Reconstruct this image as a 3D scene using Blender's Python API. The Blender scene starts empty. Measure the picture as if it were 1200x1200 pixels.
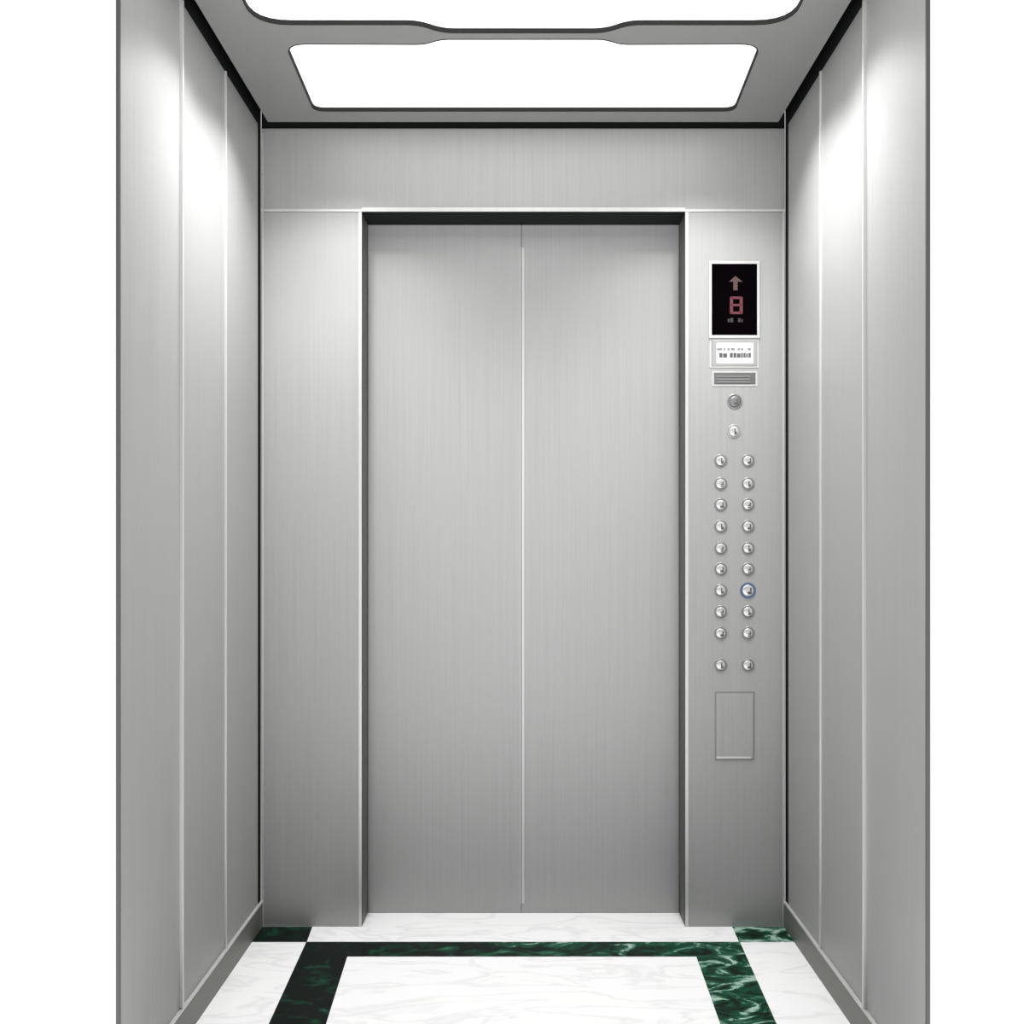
import bpy, bmesh, math
from mathutils import Vector, Matrix

C = bpy.context.scene.collection
S = bpy.context.scene

# ------------------------------------------------------------------ camera
CAM_H = 1.11
cd = bpy.data.cameras.new('camera')
cd.sensor_fit = 'HORIZONTAL'; cd.sensor_width = 36.0; cd.lens = 36.0
cd.shift_x = -13 / 1200; cd.shift_y = 42 / 1200
cd.clip_start = 0.05; cd.clip_end = 100
cam = bpy.data.objects.new('camera', cd); C.objects.link(cam)
cam.location = (0, 0, CAM_H); cam.rotation_euler = (math.pi / 2, 0, 0)
S.camera = cam

# ------------------------------------------------------------------ world: white studio, with an added glow low behind the viewer
w = bpy.data.worlds.new('studio'); S.world = w; w.use_nodes = True
nt = w.node_tree; nt.nodes.clear()
out = nt.nodes.new('ShaderNodeOutputWorld'); bg = nt.nodes.new('ShaderNodeBackground')
tc = nt.nodes.new('ShaderNodeTexCoord'); sx = nt.nodes.new('ShaderNodeSeparateXYZ')
BACK_UP, BACK_DOWN = 0.0, 3.1      # behind the viewer: dark above the horizon, added glow below to light the doors
rz = nt.nodes.new('ShaderNodeMapRange'); rz.inputs['From Min'].default_value = -0.38; rz.inputs['From Max'].default_value = 0.12
rz.inputs['To Min'].default_value = BACK_DOWN; rz.inputs['To Max'].default_value = BACK_UP
ry = nt.nodes.new('ShaderNodeMapRange'); ry.inputs['From Min'].default_value = -0.2; ry.inputs['From Max'].default_value = 0.4
mx = nt.nodes.new('ShaderNodeMix'); mx.data_type = 'FLOAT'; mx.inputs[3].default_value = 1.0
nt.links.new(tc.outputs['Generated'], sx.inputs[0]); nt.links.new(sx.outputs['Y'], ry.inputs['Value'])
nt.links.new(sx.outputs['Z'], rz.inputs['Value']); nt.links.new(rz.outputs[0], mx.inputs[2])
nt.links.new(ry.outputs[0], mx.inputs[0])
nt.links.new(mx.outputs[0], bg.inputs['Color']); nt.links.new(bg.outputs[0], out.inputs[0])
WORLD = 1.05
bg.inputs['Strength'].default_value = WORLD

S.view_settings.view_transform = 'Standard'; S.view_settings.look = 'None'
S.view_settings.exposure = 0.0; S.view_settings.gamma = 1.0
S.view_settings.use_curve_mapping = False
LIGHT = 1.05     # strength of the two ceiling diffusers
LAMP = 6.0     # watts of each lamp inside them
SPREAD = 114

# ------------------------------------------------------------------ sizes (metres)
W = 0.77        # half width between the side walls
YF = 3.0        # face of the front wall
YN = 1.955      # near end of the cabin
YD = 3.112      # face of the sliding doors
HC = 2.345      # underside of the ceiling panel
DW0, DW1 = -0.4725, 0.475   # door opening
DH = 2.0925     # head of the opening

def fx(px): return (px - 613) / 400.0                 # measured on the front wall, 400 px to the metre
def fz(py): return CAM_H - (py - 642) / 400.0
def onceil(px, py):
    y = 1200 * (HC - CAM_H) / (642 - py); return ((px - 613) * y / 1200, y)
def onfloor(px, py):
    y = 1200 * CAM_H / (py - 642); return ((px - 613) * y / 1200, y)

# ------------------------------------------------------------------ materials
def principled(name, col, metal=0.0, rough=0.5):
    m = bpy.data.materials.new(name); m.use_nodes = True
    b = m.node_tree.nodes['Principled BSDF']
    b.inputs['Base Color'].default_value = (*col, 1); b.inputs['Metallic'].default_value = metal
    b.inputs['Roughness'].default_value = rough
    return m, m.node_tree, b

def steel(name, col, metal=0.35, rough=0.5, brush=0.055, scale=(260, 260, 1.6), bump=0.02):
    m, t, b = principled(name, col, metal, rough)
    n = t.nodes
    co = n.new('ShaderNodeTexCoord'); mp = n.new('ShaderNodeMapping')
    mp.inputs['Scale'].default_value = scale
    no = n.new('ShaderNodeTexNoise'); no.inputs['Scale'].default_value = 1.0
    no.inputs['Detail'].default_value = 3.0; no.inputs['Roughness'].default_value = 0.6
    mr = n.new('ShaderNodeMapRange'); mr.inputs['From Min'].default_value = 0.3; mr.inputs['From Max'].default_value = 0.7
    mr.inputs['To Min'].default_value = 1 - brush; mr.inputs['To Max'].default_value = 1 + brush
    mx = n.new('ShaderNodeVectorMath'); mx.operation = 'SCALE'; mx.inputs[0].default_value = col
    t.links.new(co.outputs['Object'], mp.inputs[0]); t.links.new(mp.outputs[0], no.inputs[0])
    t.links.new(no.outputs['Fac'], mr.inputs['Value']); t.links.new(mr.outputs[0], mx.inputs['Scale'])
    t.links.new(mx.outputs[0], b.inputs['Base Color'])
    r2 = n.new('ShaderNodeMapRange'); r2.inputs['To Min'].default_value = rough - 0.06; r2.inputs['To Max'].default_value = rough + 0.06
    t.links.new(no.outputs['Fac'], r2.inputs['Value']); t.links.new(r2.outputs[0], b.inputs['Roughness'])
    if bump:
        bp = n.new('ShaderNodeBump'); bp.inputs['Strength'].default_value = bump; bp.inputs['Distance'].default_value = 0.001
        t.links.new(no.outputs['Fac'], bp.inputs['Height']); t.links.new(bp.outputs[0], b.inputs['Normal'])
    return m

M = {}
M['steel'] = steel('brushed_steel', (0.36, 0.361, 0.357))
M['door'] = steel('brushed_door_steel', (0.38, 0.383, 0.38))
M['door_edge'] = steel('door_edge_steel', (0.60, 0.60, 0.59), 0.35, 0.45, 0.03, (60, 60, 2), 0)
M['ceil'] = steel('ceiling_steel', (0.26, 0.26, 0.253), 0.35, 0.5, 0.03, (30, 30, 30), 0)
M['trim'] = steel('trim_highlight_steel', (0.62, 0.62, 0.61), 0.5, 0.4, 0.03, (60, 60, 2), 0)  # for trims, and for edge strips whose highlight is in the colour
M['base'] = steel('baseboard_steel', (0.17, 0.17, 0.155), 0.4, 0.5, 0.06, (2, 2, 200), 0)
M['jamb'] = steel('dark_jamb_steel', (0.115, 0.115, 0.10), 0.4, 0.5, 0.06)
M['black'], _, b_ = principled('matt_black', (0.007, 0.009, 0.008), 0, 0.8); b_.inputs['Specular IOR Level'].default_value = 0.15
M['rim'], _, b_ = principled('dark_light_rim', (0.02, 0.02, 0.02), 0, 0.8); b_.inputs['Specular IOR Level'].default_value = 0.1
M['end'] = principled('dark_end_strip', (0.09, 0.09, 0.085), 0.2, 0.6)[0]
M['frame'] = principled('grey_frame', (0.36, 0.36, 0.36), 0.3, 0.4)[0]
M['white_plate'] = principled('white_plate', (0.66, 0.66, 0.68), 0, 0.4)[0]
M['ink'] = principled('grey_ink', (0.07, 0.07, 0.075), 0, 0.6)[0]
M['ink_light'] = principled('pale_grey_ink', (0.20, 0.20, 0.22), 0, 0.6)[0]
M['grille'] = principled('grille_grey', (0.12, 0.12, 0.12), 0.2, 0.5)[0]
M['cap'] = principled('button_cap_steel', (0.62, 0.62, 0.61), 0.5, 0.3)[0]
M['ring'] = principled('button_ring_steel', (0.24, 0.24, 0.24), 0.4, 0.4)[0]
M['alarm'] = principled('alarm_grey', (0.20, 0.20, 0.20), 0.4, 0.4)[0]
M['screen'], _, b_ = principled('black_screen', (0.0015, 0.001, 0.0015), 0, 0.5); b_.inputs['Specular IOR Level'].default_value = 0.0
def emis(name, col, st, base=(0.02, 0.02, 0.02)):
    m, t, b = principled(name, base, 0, 0.5); b.inputs['Specular IOR Level'].default_value = 0.1
    b.inputs['Emission Color'].default_value = (*col, 1); b.inputs['Emission Strength'].default_value = st
    return m
M['led'] = emis('red_led', (0.62, 0.12, 0.17), 0.33)
M['led_pale'] = emis('pale_red_led', (0.55, 0.25, 0.24), 0.26)
M['led_grey'] = emis('dim_led', (0.25, 0.22, 0.20), 0.22)
M['blue'] = emis('blue_lit_ring', (0.17, 0.27, 0.5), 0.45)
M['diffuser'] = emis('light_diffuser', (1.0, 0.995, 0.985), LIGHT, (0.8, 0.8, 0.8))

def white_marble():
    m, t, b = principled('white_marble', (0.86, 0.86, 0.87), 0, 0.25)
    n = t.nodes; co = n.new('ShaderNodeTexCoord')
    mp = n.new('ShaderNodeMapping'); mp.inputs['Rotation'].default_value = (0, 0, 0.6); mp.inputs['Scale'].default_value = (1.2, 3.4, 1)
    n1 = n.new('ShaderNodeTexNoise'); n1.inputs['Scale'].default_value = 2.2; n1.inputs['Detail'].default_value = 6
    n1.inputs['Distortion'].default_value = 1.4
    cr = n.new('ShaderNodeValToRGB'); e = cr.color_ramp.elements
    e[0].position = 0.45; e[0].color = (0.82, 0.82, 0.83, 1)
    e[1].position = 0.54; e[1].color = (0.82, 0.82, 0.825, 1)
    k = cr.color_ramp.elements.new(0.50); k.color = (0.73, 0.725, 0.735, 1)
    t.links.new(co.outputs['Object'], mp.inputs[0]); t.links.new(mp.outputs[0], n1.inputs[0])
    t.links.new(n1.outputs['Fac'], cr.inputs[0]); t.links.new(cr.outputs[0], b.inputs['Base Color'])
    return m
def green_marble():
    m, t, b = principled('green_marble', (0.01, 0.06, 0.03), 0, 0.4); b.inputs['Specular IOR Level'].default_value = 0.15
    n = t.nodes; co = n.new('ShaderNodeTexCoord')
    mp = n.new('ShaderNodeMapping'); mp.inputs['Scale'].default_value = (1.0, 1.5, 1.0)
    n1 = n.new('ShaderNodeTexNoise'); n1.inputs['Scale'].default_value = 9; n1.inputs['Detail'].default_value = 8
    n1.inputs['Roughness'].default_value = 0.62; n1.inputs['Distortion'].default_value = 1.8
    sp = n.new('ShaderNodeSeparateXYZ')
    mr = n.new('ShaderNodeMapRange'); mr.inputs['From Min'].default_value = -0.6; mr.inputs['From Max'].default_value = 0.6
    mr.inputs['To Min'].default_value = -0.10; mr.inputs['To Max'].default_value = 0.06
    ad = n.new('ShaderNodeMath'); ad.operation = 'ADD'
    cr = n.new('ShaderNodeValToRGB'); e = cr.color_ramp.elements
    e[0].position = 0.44; e[0].color = (0.0015, 0.004, 0.003, 1)
    e[1].position = 0.66; e[1].color = (0.30, 0.42, 0.35, 1)
    for p, c in ((0.50, (0.002, 0.022, 0.011)), (0.565, (0.003, 0.055, 0.024)), (0.60, (0.02, 0.10, 0.055)), (0.63, (0.13, 0.24, 0.18))):
        k = cr.color_ramp.elements.new(p); k.color = (*c, 1)
    t.links.new(co.outputs['Object'], mp.inputs[0]); t.links.new(mp.outputs[0], n1.inputs[0])
    t.links.new(co.outputs['Object'], sp.inputs[0]); t.links.new(sp.outputs['X'], mr.inputs['Value'])
    t.links.new(n1.outputs['Fac'], ad.inputs[0]); t.links.new(mr.outputs[0], ad.inputs[1])
    t.links.new(ad.outputs[0], cr.inputs[0]); t.links.new(cr.outputs[0], b.inputs['Base Color'])
    return m
M['marble'] = white_marble(); M['green'] = green_marble()

# ------------------------------------------------------------------ mesh helpers
def link(name, bm, mat, parent=None, bevel=0.0, smooth=False):
    bmesh.ops.recalc_face_normals(bm, faces=bm.faces[:])
    me = bpy.data.meshes.new(name); bm.to_mesh(me); bm.free()
    me.materials.append(mat)
    if smooth:
        for p in me.polygons: p.use_smooth = True
    o = bpy.data.objects.new(name, me); C.objects.link(o)
    if parent: o.parent = parent
    if bevel:
        b = o.modifiers.new('bevel', 'BEVEL'); b.width = bevel; b.segments = 2; b.limit_method = 'ANGLE'
    return o
def bx(bm, x0, x1, y0, y1, z0, z1):
    r = bmesh.ops.create_cube(bm, size=1)
    for v in r['verts']:
        v.co = Vector((x0 + (v.co.x + .5) * (x1 - x0), y0 + (v.co.y + .5) * (y1 - y0), z0 + (v.co.z + .5) * (z1 - z0)))
def boxes(*bs):
    bm = bmesh.new()
    for b in bs: bx(bm, *b)
    return bm
def prism(pts, z0, z1, bm=None):
    bm = bm or bmesh.new()
    a = [bm.verts.new((x, y, z0)) for x, y in pts]; b = [bm.verts.new((x, y, z1)) for x, y in pts]
    bm.faces.new(a); bm.faces.new(b[::-1]); n = len(pts)
    for i in range(n): bm.faces.new((a[i], a[(i + 1) % n], b[(i + 1) % n], b[i]))
    return bm
def lathe(prof, cx, cz, y, seg=24, bm=None):
    """profile of (radius, forward offset) turned about the axis through (cx, y, cz) that points out of the wall"""
    bm = bm or bmesh.new(); rings = []
    for r, d in prof:
        if r < 1e-6: rings.append([bm.verts.new((cx, y - d, cz))])
        else: rings.append([bm.verts.new((cx + r * math.cos(2 * math.pi * k / seg), y - d, cz + r * math.sin(2 * math.pi * k / seg))) for k in range(seg)])
    for A, B in zip(rings, rings[1:]):
        for k in range(seg):
            q = (k + 1) % seg
            if len(A) == 1 and len(B) == 1: continue
            if len(A) == 1: bm.faces.new((A[0], B[k], B[q]))
            elif len(B) == 1: bm.faces.new((A[k], A[q], B[0]))
            else: bm.faces.new((A[k], A[q], B[q], B[k]))
    return bm
def rounded(pts, radii, seg=6):
    """round the corners of a polygon"""
    out = []; n = len(pts)
    for i in range(n):
        p = Vector(pts[i]); a = Vector(pts[i - 1]); b = Vector(pts[(i + 1) % n]); r = radii[i]
        if r <= 0: out.append(tuple(p)); continue
        da = (a - p); db = (b - p); r = min(r, da.length * .45, db.length * .45)
        s = p + da.normalized() * r; e = p + db.normalized() * r
        for k in range(seg + 1):
            t = k / seg; q = s * (1 - t) ** 2 + p * 2 * t * (1 - t) + e * t * t; out.append((q.x, q.y))
    return out
def offset(pts, d):
    """grow a closed outline outwards by d"""
    n = len(pts); area = sum(pts[i][0] * pts[(i + 1) % n][1] - pts[(i + 1) % n][0] * pts[i][1] for i in range(n))
    s = 1 if area > 0 else -1; out = []
    for i in range(n):
        p = Vector(pts[i]); a = Vector(pts[i - 1]); b = Vector(pts[(i + 1) % n])
        t = (b - a).normalized(); out.append((p.x + t.y * d * s, p.y - t.x * d * s))
    return out
def ring_prism(inner, outer, z0, z1):
    bm = bmesh.new(); n = len(inner); V = [[bm.verts.new((x, y, z)) for x, y in L] for L in (inner, outer) for z in (z0, z1)]
    i0, i1, o0, o1 = V
    for k in range(n):
        q = (k + 1) % n
        bm.faces.new((i0[k], i0[q], i1[q], i1[k])); bm.faces.new((o0[k], o1[k], o1[q], o0[q]))
        bm.faces.new((i0[k], o0[k], o0[q], i0[q])); bm.faces.new((i1[k], i1[q], o1[q], o1[k]))
    return bm
def info(o, label, cat, kind=None, group=None):
    o['label'] = label; o['category'] = cat
    if kind: o['kind'] = kind
    if group: o['group'] = group
def empty(name, loc=(0, 0, 0)):
    o = bpy.data.objects.new(name, None); C.objects.link(o); o.location = loc; o.empty_display_size = .05; return o
def under(parent, o):
    o.parent = parent; o.matrix_parent_inverse = Matrix.Translation(-Vector(parent.location)); return o

# ------------------------------------------------------------------ floor
fl = link('floor', boxes((-W, W, YN, YF, -0.03, 0.0), (DW0, DW1, YF, YD + 0.024, -0.03, 0.0)), M['marble'])
info(fl, 'white marble cabin floor with faint grey veins, framed by green bands', 'floor', 'structure')
def band(name, pix, z1=0.0008, lab=None):
    o = link(name, prism([onfloor(*p) for p in pix], -0.0005, z1), M['green'], fl)
    if lab: o['label'] = lab
    return o
T = 1290   # the bands run on below the frame to about here
def xl(x0, y0, x1, y1, y): return x0 + (x1 - x0) * (y - y0) / (y1 - y0)
lo = lambda y: xl(359, 1104, 315, 1200, y); li = lambda y: xl(407, 1121, 382, 1200, y)
ro = lambda y: xl(867, 1104, 910, 1200, y); ri = lambda y: xl(816, 1121, 844, 1200, y)
band('marble_band', [(lo(1104), 1104), (ro(1104), 1104), (ri(1121), 1121), (ri(T), T), (ro(T), T), (ro(T), T)][:2] +
     [(ro(T), T), (ri(T), T), (ri(1121), 1121), (li(1121), 1121), (li(T), T), (lo(T), T)], 0.0008, 'dark green veined marble band around the centre')
for q, (a, b) in enumerate((((305.5, 1086.3), (366, 1086.3)), ((858, 1086.3), (920.5, 1086.3)))):
    if q == 0: pix = [a, b, (359.5, 1104), (293.2, 1104)]
    else: pix = [a, b, (932.5, 1104), (866, 1104)]
    band('corner_inlay', pix, 0.0008, 'short dark green marble strip in the cabin corner')

# ------------------------------------------------------------------ side walls
ZT = 2.43
for s, side in ((-1, 'left'), (1, 'right')):
    X = lambda d: s * (W + d)     # d: depth into the wall
    def sb(d0, d1, y0, y1, z0, z1):
        a, b = sorted((X(d0), X(d1))); return (a, b, y0, y1, z0, z1)
    wl = link('wall_' + side, boxes(sb(0.003, 0.0062, YN, YF + 0.02, -0.03, ZT)), M['base'])
    info(wl, 'brushed steel %s cabin wall of three tall panels' % side, 'wall', 'structure')
    ys = [(YN + 0.002, 2.297), (2.303, 2.642), (2.648, YF - 0.028)]
    for y0, y1 in ys:
        link('wall_panel', boxes(sb(0.0, 0.003, y0, y1, 0.0, HC - 0.004)), M['steel'], wl, 0.0008)
    link('shadow_gap', boxes(sb(0.001, 0.003, YN + 0.002, YF + 0.012, HC - 0.003, ZT), sb(0.001, 0.003, YF - 0.0275, YF + 0.012, 0.0, HC - 0.003)), M['black'], wl)  # black strips paint the shade inside the ceiling and corner gaps
    e = link('end_strip', boxes(sb(-0.0012, 0.0062, YN - 0.003, YN + 0.002, -0.03, ZT)), M['end'], wl)
    for q, (yc, hw) in enumerate(((2.300, 0.0045), (2.645, 0.004))):
        t = link('trim_%d' % (q + (1 if s < 0 else 3)), boxes(sb(-0.0075 + .003 * q, 0.001, yc - hw, yc + hw, 0.076, HC - 0.004)), M['trim'], None, 0.001)
        info(t, 'pale steel joint strip on the %s wall, the one %s the front wall' % (side, ('farther from', 'nearer to')[q]), 'trim', 'structure')
    b = link('baseboard_' + side, boxes(sb(-0.007, 0.0, YN, YF - 0.001, 0.0, 0.070)), M['base'])
    info(b, 'low dark steel baseboard along the %s wall' % side, 'baseboard', 'structure')
    link('top_strip', boxes(sb(-0.008, 0.0, YN, YF - 0.001, 0.070, 0.0755)), M['trim'], b, 0.001)['label'] = 'pale steel lip on top of the baseboard'

# ------------------------------------------------------------------ front wall
wf = link('wall_front', boxes((-W, DW0 - 0.008, YF + 0.012, YF + 0.02, 0, DH + 0.012), (DW1 + 0.008, W, YF + 0.012, YF + 0.02, 0, DH + 0.012),
                              (-W, W, YF + 0.012, YF + 0.02, DH + 0.012, ZT)), M['black'])
info(wf, 'brushed steel front wall around the lift doors, with a tall plain panel on the left', 'wall', 'structure')
ZS = fz(247.0)
PX0, PX1 = fx(306.5), DW0         # plain panel on the left of the doors
link('return_panel', boxes((PX0, PX1, YF, YF + 0.012, -0.004, ZS - 0.0035)), M['steel'], wf, 0.0015)
link('header_panel', boxes((PX0, fx(919.5), YF, YF + 0.012, ZS + 0.0015, HC - 0.006)), M['steel'], wf, 0.0015)
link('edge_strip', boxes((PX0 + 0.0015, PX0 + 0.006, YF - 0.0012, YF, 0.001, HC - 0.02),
                         (PX1 - 0.009, PX1, YF - 0.0012, YF, 0.001, ZS - 0.0035)), M['trim'], wf)  # pale colour stands in for the highlight along the panel edges
link('seam_highlight', boxes((PX0, fx(919.5), YF - 0.0015, YF + 0.01, ZS - 0.003, ZS + 0.0045),
                         (DW0, DW1, YF - 0.0025, YF, ZS - 0.003, ZS + 0.009)), M['trim'], wf)['label'] = 'pale horizontal strip standing for the edge highlight above the doors'  # bevel highlight over the doors put into paler strips
link('door_jamb', boxes((DW0 - 0.008, DW0, YF + 0.0121, YD + 0.02, 0, DH), (DW0 - 0.004, DW0, YF + 0.001, YF + 0.0121, 0, DH)), M['jamb'], wf)
link('door_jamb', boxes((DW1, DW1 + 0.008, YF + 0.0121, YD + 0.02, 0, DH), (DW1, DW1 + 0.004, YF + 0.001, YF + 0.0121, 0, DH)), M['jamb'], wf)
link('door_gap_backing', boxes((DW0 - 0.008, DW1 + 0.008, YD + 0.024, YD + 0.03, -0.03, DH + 0.012)), M['black'], wf)  # added black backing, keeps the white world out of the door gaps
link('door_head', boxes((DW0 - 0.008, DW1 + 0.008, YF + 0.001, YD + 0.02, DH, DH + 0.008)), M['black'], wf)  # matt black stands in for the shade under the head

# ------------------------------------------------------------------ doors
seam = (611 - 613) * YD / 1200
for n, (a, b, lab) in enumerate(((DW0 + 0.001, seam - 0.0006, 'left'), (seam + 0.0006, DW1 - 0.001, 'right'))):
    d = link('door_%d' % (n + 1), boxes((a, b, YD, YD + 0.022, 0.0005, DH - 0.001)), M['door'], None, 0.001)
    info(d, '%s leaf of the closed brushed steel sliding lift doors' % lab, 'door', 'structure')
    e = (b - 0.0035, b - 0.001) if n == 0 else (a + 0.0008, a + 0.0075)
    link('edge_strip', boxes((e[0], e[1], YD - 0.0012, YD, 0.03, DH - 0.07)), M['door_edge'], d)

# ------------------------------------------------------------------ ceiling
h1 = [onceil(*p) for p in ((368.5, 130), (860, 130), (891, 52), (728, 52.5), (708, 46.5), (517, 46.5), (497, 52.5), (335, 52))]
L1 = rounded(h1, (.03, .03, .05, .02, .02, .02, .02, .05))
h2 = [onceil(*p) for p in ((297, 28.5), (490, 28.5), (519, 38), (709, 38), (737, 28.5), (928, 28.5))]
yb = 2.065
h2 += [(0.5 * (h1[1][0] + h1[1][0]) + 0.02, yb), (-h1[1][0] - 0.02, yb)]
L2 = rounded(h2, (.09, .03, .03, .03, .03, .09, .05, .05))
def plate_with_holes(outer, holes, z0, z1):
    cu = bpy.data.curves.new('tmp', 'CURVE'); cu.dimensions = '2D'; cu.fill_mode = 'BOTH'; cu.extrude = (z1 - z0) / 2
    for L in [outer] + holes:
        sp = cu.splines.new('POLY'); sp.points.add(len(L) - 1); sp.use_cyclic_u = True
        for p, (x, y) in zip(sp.points, L): p.co = (x, y, 0, 1)
    o = bpy.data.objects.new('tmp', cu); C.objects.link(o)
    bpy.context.view_layer.update()
    dg = bpy.context.evaluated_depsgraph_get(); me = bpy.data.meshes.new_from_object(o.evaluated_get(dg))
    bm = bmesh.new(); bm.from_mesh(me); bmesh.ops.translate(bm, verts=bm.verts[:], vec=(0, 0, (z0 + z1) / 2))
    bmesh.ops.remove_doubles(bm, verts=bm.verts[:], dist=1e-6)
    bpy.data.objects.remove(o); bpy.data.curves.remove(cu); bpy.data.meshes.remove(me)
    return bm
G = 0.030
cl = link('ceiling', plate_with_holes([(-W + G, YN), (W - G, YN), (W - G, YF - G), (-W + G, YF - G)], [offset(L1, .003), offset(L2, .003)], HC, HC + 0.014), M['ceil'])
info(cl, 'grey steel ceiling panel with two light openings', 'ceiling', 'structure')
link('roof_panel', boxes((-W, W, YN, YF + 0.01, ZT - 0.012, ZT)), M['black'], cl)
for k, (L, lab) in enumerate(((L1, 'bright white ceiling light nearest the doors, dark rimmed, tapering towards them'),
                              (L2, 'bright white ceiling light cut off by the top of the photo, round cornered'))):
    cx = sum(p[0] for p in L) / len(L); cy = sum(p[1] for p in L) / len(L)
    t = empty('ceiling_light', (cx, cy, HC)); info(t, lab, 'ceiling light', None, 'ceiling lights')
    under(t, link('light_rim', ring_prism(L, offset(L, .0028), HC - 0.0008, HC + 0.0102), M["rim"]))
    under(t, link('diffuser', prism(offset(L, .002), HC + 0.0105, HC + 0.018), M['diffuser']))
    for sx_ in (-1, 1):
        ld = bpy.data.lights.new('lamp', 'AREA'); ld.shape = 'RECTANGLE'; ld.size = 0.09; ld.size_y = 0.17
        ld.energy = LAMP; ld.spread = math.radians(SPREAD); ld.color = (1.0, 0.995, 0.985)
        lo_ = bpy.data.objects.new('lamp', ld); C.objects.link(lo_)
        lo_.location = (0.52 * sx_, 2.61 if k == 0 else 2.30, HC + 0.0092); under(t, lo_)
    # housing above the diffuser, closing the opening
    hb = ring_prism(offset(L, .004), offset(L, .012), HC + 0.0142, HC + 0.05)
    under(t, link('housing', prism(offset(L, .012), HC + 0.05, HC + 0.054, hb), M['black']))

# ------------------------------------------------------------------ control panel (right of the doors)
cp = empty('control_panel', ((DW1 + fx(919.5)) / 2, YF, 0.0))
info(cp, 'full height brushed steel control panel right of the doors, with display and round buttons', 'control panel')
CX0, CX1 = DW1, fx(919.5)
def part(name, bm, mat, bevel=0, label=None, smooth=False, parent=cp):
    o = link(name, bm, mat, None, bevel, smooth)
    if parent is cp: under(cp, o)
    else: o.parent = parent; o.matrix_parent_inverse = parent.matrix_parent_inverse.copy() if False else Matrix.Identity(4)
    if label: o['label'] = label
    return o
part('face_plate', boxes((CX0, CX1, YF, YF + 0.012, -0.004, ZS - 0.0035)), M['steel'], 0.0015)
part('edge_strip', boxes((CX0, CX0 + 0.009, YF - 0.0012, YF, 0.001, ZS - 0.0035), (CX1 - 0.006, CX1 - 0.001, YF - 0.0012, YF, 0.001, ZS - 0.0035)), M['trim'])  # edge highlights of the face plate put into pale strips
def fr(x0, y0, x1, y1, t, d, inset=0):     # rectangular frame in front wall pixels
    a, b, c, e = fx(x0), fx(x1), fz(y1), fz(y0); t = t / 400
    return boxes((a, b, YF - d, YF, e - t, e), (a, b, YF - d, YF, c, c + t), (a, a + t, YF - d, YF, c + t, e - t), (b - t, b, YF - d, YF, c + t, e - t))
def rc(x0, y0, x1, y1, d0, d1): return (fx(x0), fx(x1), YF - d1, YF - d0, fz(y1), fz(y0))

# floor display
dp = part('floor_display', boxes(rc(833.5, 310, 888, 394.5, 0, 0.004)), M['screen'], 0, 'black floor display showing a red arrow and 8')
part('display_frame', fr(830.5, 306.5, 890, 396.5, 3.2, 0.006), M['trim'], 0.0008, 'pale steel frame', parent=dp)
def glyph(rects, d0=0.004, d1=0.0048): return boxes(*[rc(*r, d0, d1) for r in rects])
abm = bmesh.new()
ap = [(861.5, 324), (869.5, 330.5), (864, 330.5), (864, 340.5), (859, 340.5), (859, 330.5), (854, 330.5)]
a0 = [abm.verts.new((fx(x), YF - 0.0048, fz(y))) for x, y in ap]; a1 = [abm.verts.new((fx(x), YF - 0.004, fz(y))) for x, y in ap]
abm.faces.new(a0); abm.faces.new(a1[::-1])
for i in range(7): abm.faces.new((a0[i], a0[(i + 1) % 7], a1[(i + 1) % 7], a1[i]))
part('up_arrow', abm, M['led_pale'], 0, 'pale red up arrow', parent=dp)
part('digit', glyph([(856, 348, 869, 350.8), (856, 356.6, 869, 359.2), (856, 365.6, 869, 368.4), (855, 348.6, 858.6, 358), (866.4, 348.6, 870, 358), (855, 358, 858.6, 368), (866.4, 358, 870, 368)]), M['led'], 0, 'red figure 8', parent=dp)
part('display_mark', glyph([(852.5, 374, 855, 378), (855.8, 373, 858.8, 378), (864.6, 373.5, 867.4, 377.8), (868.4, 374.5, 870, 378)]), M['led_grey'], 0, 'faint grey marks', parent=dp)

# notice plate with two rows of lettering too small to read
npl = part('notice_plate', boxes(rc(834.5, 399, 887, 429, 0, 0.003)), M['frame'], 0.0008, 'grey framed white notice plate with two text rows')
part('plate_face', boxes(rc(839.5, 402, 882.5, 426, 0.0028, 0.0034)), M['white_plate'], parent=npl)
r1 = [(840, 846), (847.3, 849.6), (852, 855), (856, 861), (864, 867), (868, 870.5), (876, 879.5)]
part('lettering', glyph([(a, 408, b, 411) for a, b in r1], 0.0034, 0.0038), M['ink_light'], 0, 'pale grey upper text row', parent=npl)
r2 = [(842.6, 846.4), (847, 851.8), (855, 858.5), (859.2, 862.6), (863.2, 867.6), (868.2, 870.4), (871, 873.4), (874, 876), (876.8, 879.6)]
part('lettering', glyph([(a, 413.8 + (i % 3 == 1) * .6, b, 419.4) for i, (a, b) in enumerate(r2)], 0.0034, 0.0038), M['ink'], 0, 'dark grey lower text row', parent=npl)
part('plate_border', fr(831.5, 397.4, 889, 431, 1.8, 0.0016), M['trim'], parent=npl)

# speaker grille
gp = part('speaker_grille', boxes(rc(837, 437.5, 885, 450, 0, 0.0022)), M['grille'], 0.0005, 'narrow grey speaker grille')
part('grille_bar', boxes(*[rc(839.5, y, 879, y + 1.6, 0.0022, 0.0034) for y in (440.4, 443.8, 447.0)]), M['ring'], parent=gp)
part('grille_border', fr(834.5, 435, 887.5, 452.5, 1.8, 0.0016), M['trim'], parent=gp)

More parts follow.
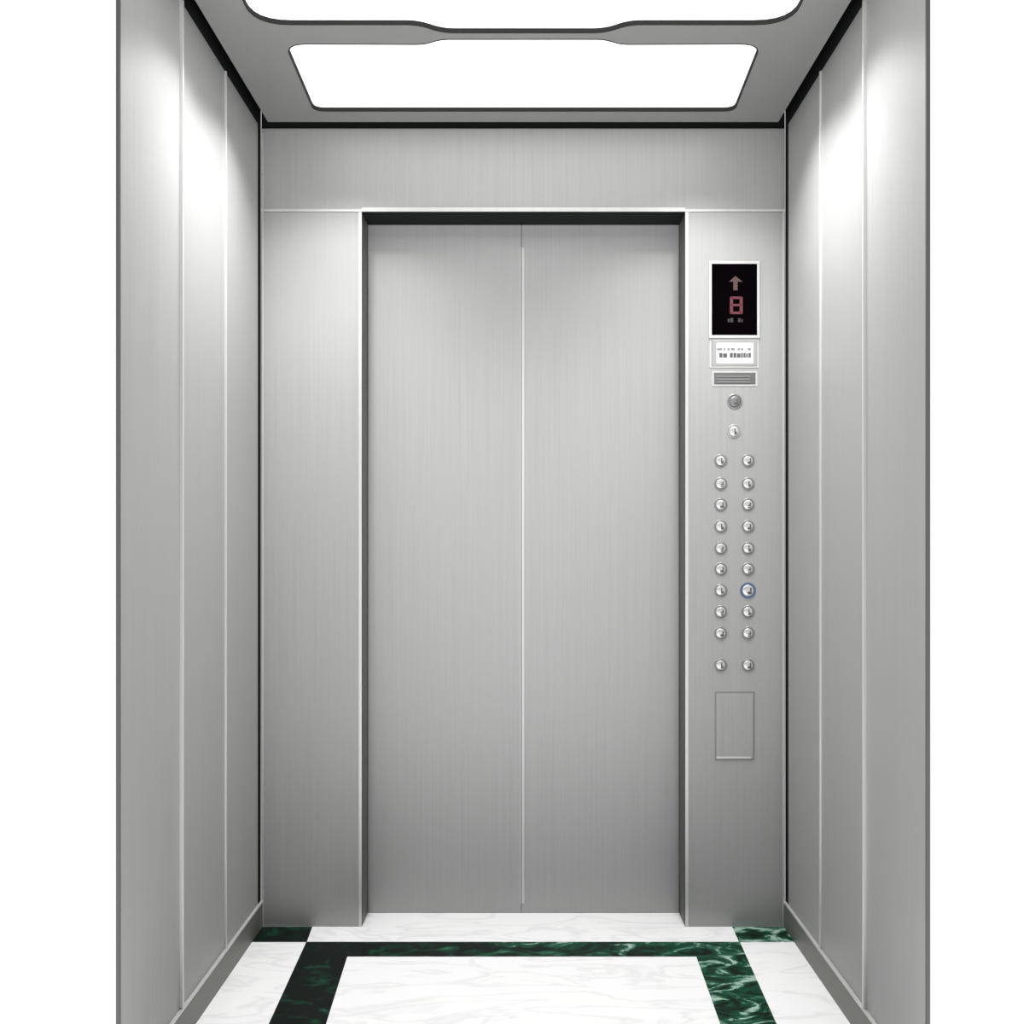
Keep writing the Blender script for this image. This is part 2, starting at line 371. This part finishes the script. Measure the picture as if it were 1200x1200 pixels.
# buttons
def button(name, px, py, r, cap='cap', ring='ring', label=None, mark=True, seed=0):
    cx, cz = fx(px), fz(py)
    o = part(name, lathe([(r, 0), (r, .0016), (r * .94, .0024), (r * .80, .0024), (r * .76, .0008), (0, .0008)], cx, cz, YF), M[ring], 0, label)
    c = part('button_cap', lathe([(r * .72, .0008), (r * .72, .003), (r * .62, .0044), (r * .3, .0052), (0, .0054)], cx, cz, YF), M[cap], 0, None, True, parent=o)
    if mark:
        x, y = px, py; s = r * 400 / 8.0
        sets = [[(0.2, 0.6, 3.0, 3.6), (0.2, -3.2, 1.4, 0.6)],
                [(-0.8, 1.2, 3.2, 3.6), (1.8, -2.8, 3.2, 1.2)],
                [(-0.2, 0.2, 3.0, 1.6), (-0.2, 2.8, 3.0, 4.0), (1.6, -2.6, 3.0, 0.2)]]
        L = sets[seed % 3]
        part('button_mark', boxes(*[rc(x + a * s, y + b * s, x + c_ * s, y + d * s, 0.0046, 0.0058) for a, b, c_, d in L]), M['ink'], 0, 'small dark marking', parent=c)
    return o
button('alarm_button', 861, 470.5, 9.0 / 400, 'alarm', 'ring', 'dark grey round button below the grille', True, 1)
button('key_switch', 860, 505.5, 8.2 / 400, 'cap', 'frame', 'small pale round switch above the button rows', True, 0)
rows = [540, 567, 591.5, 617, 642.5, 667, 692, 717, 742, 779.5]
k = 0
for r_, py in enumerate(rows):
    for px in (844.5, 876.5):
        lit = (r_ == 6 and px > 860)
        nm = 'floor_button' if r_ < 9 else 'door_button'
        button(nm, px, py, (9.3 if lit else 7.8) / 400, 'cap', 'blue' if lit else 'ring', 'round button with a blue lit ring' if lit else None, True, k); k += 1

# service cover
sc = part('service_cover', boxes(rc(839.5, 812.5, 882.5, 888.5, 0, 0.0022)), M['steel'], 0.001, 'plain rectangular service cover with dark outline')
part('cover_outline', fr(837.5, 810.5, 884.5, 890.5, 1.9, 0.0012), M['ring'], parent=sc)
part('cover_lip', boxes(rc(839.5, 886.5, 880, 888.6, 0.0022, 0.0034)), M['trim'], parent=sc)
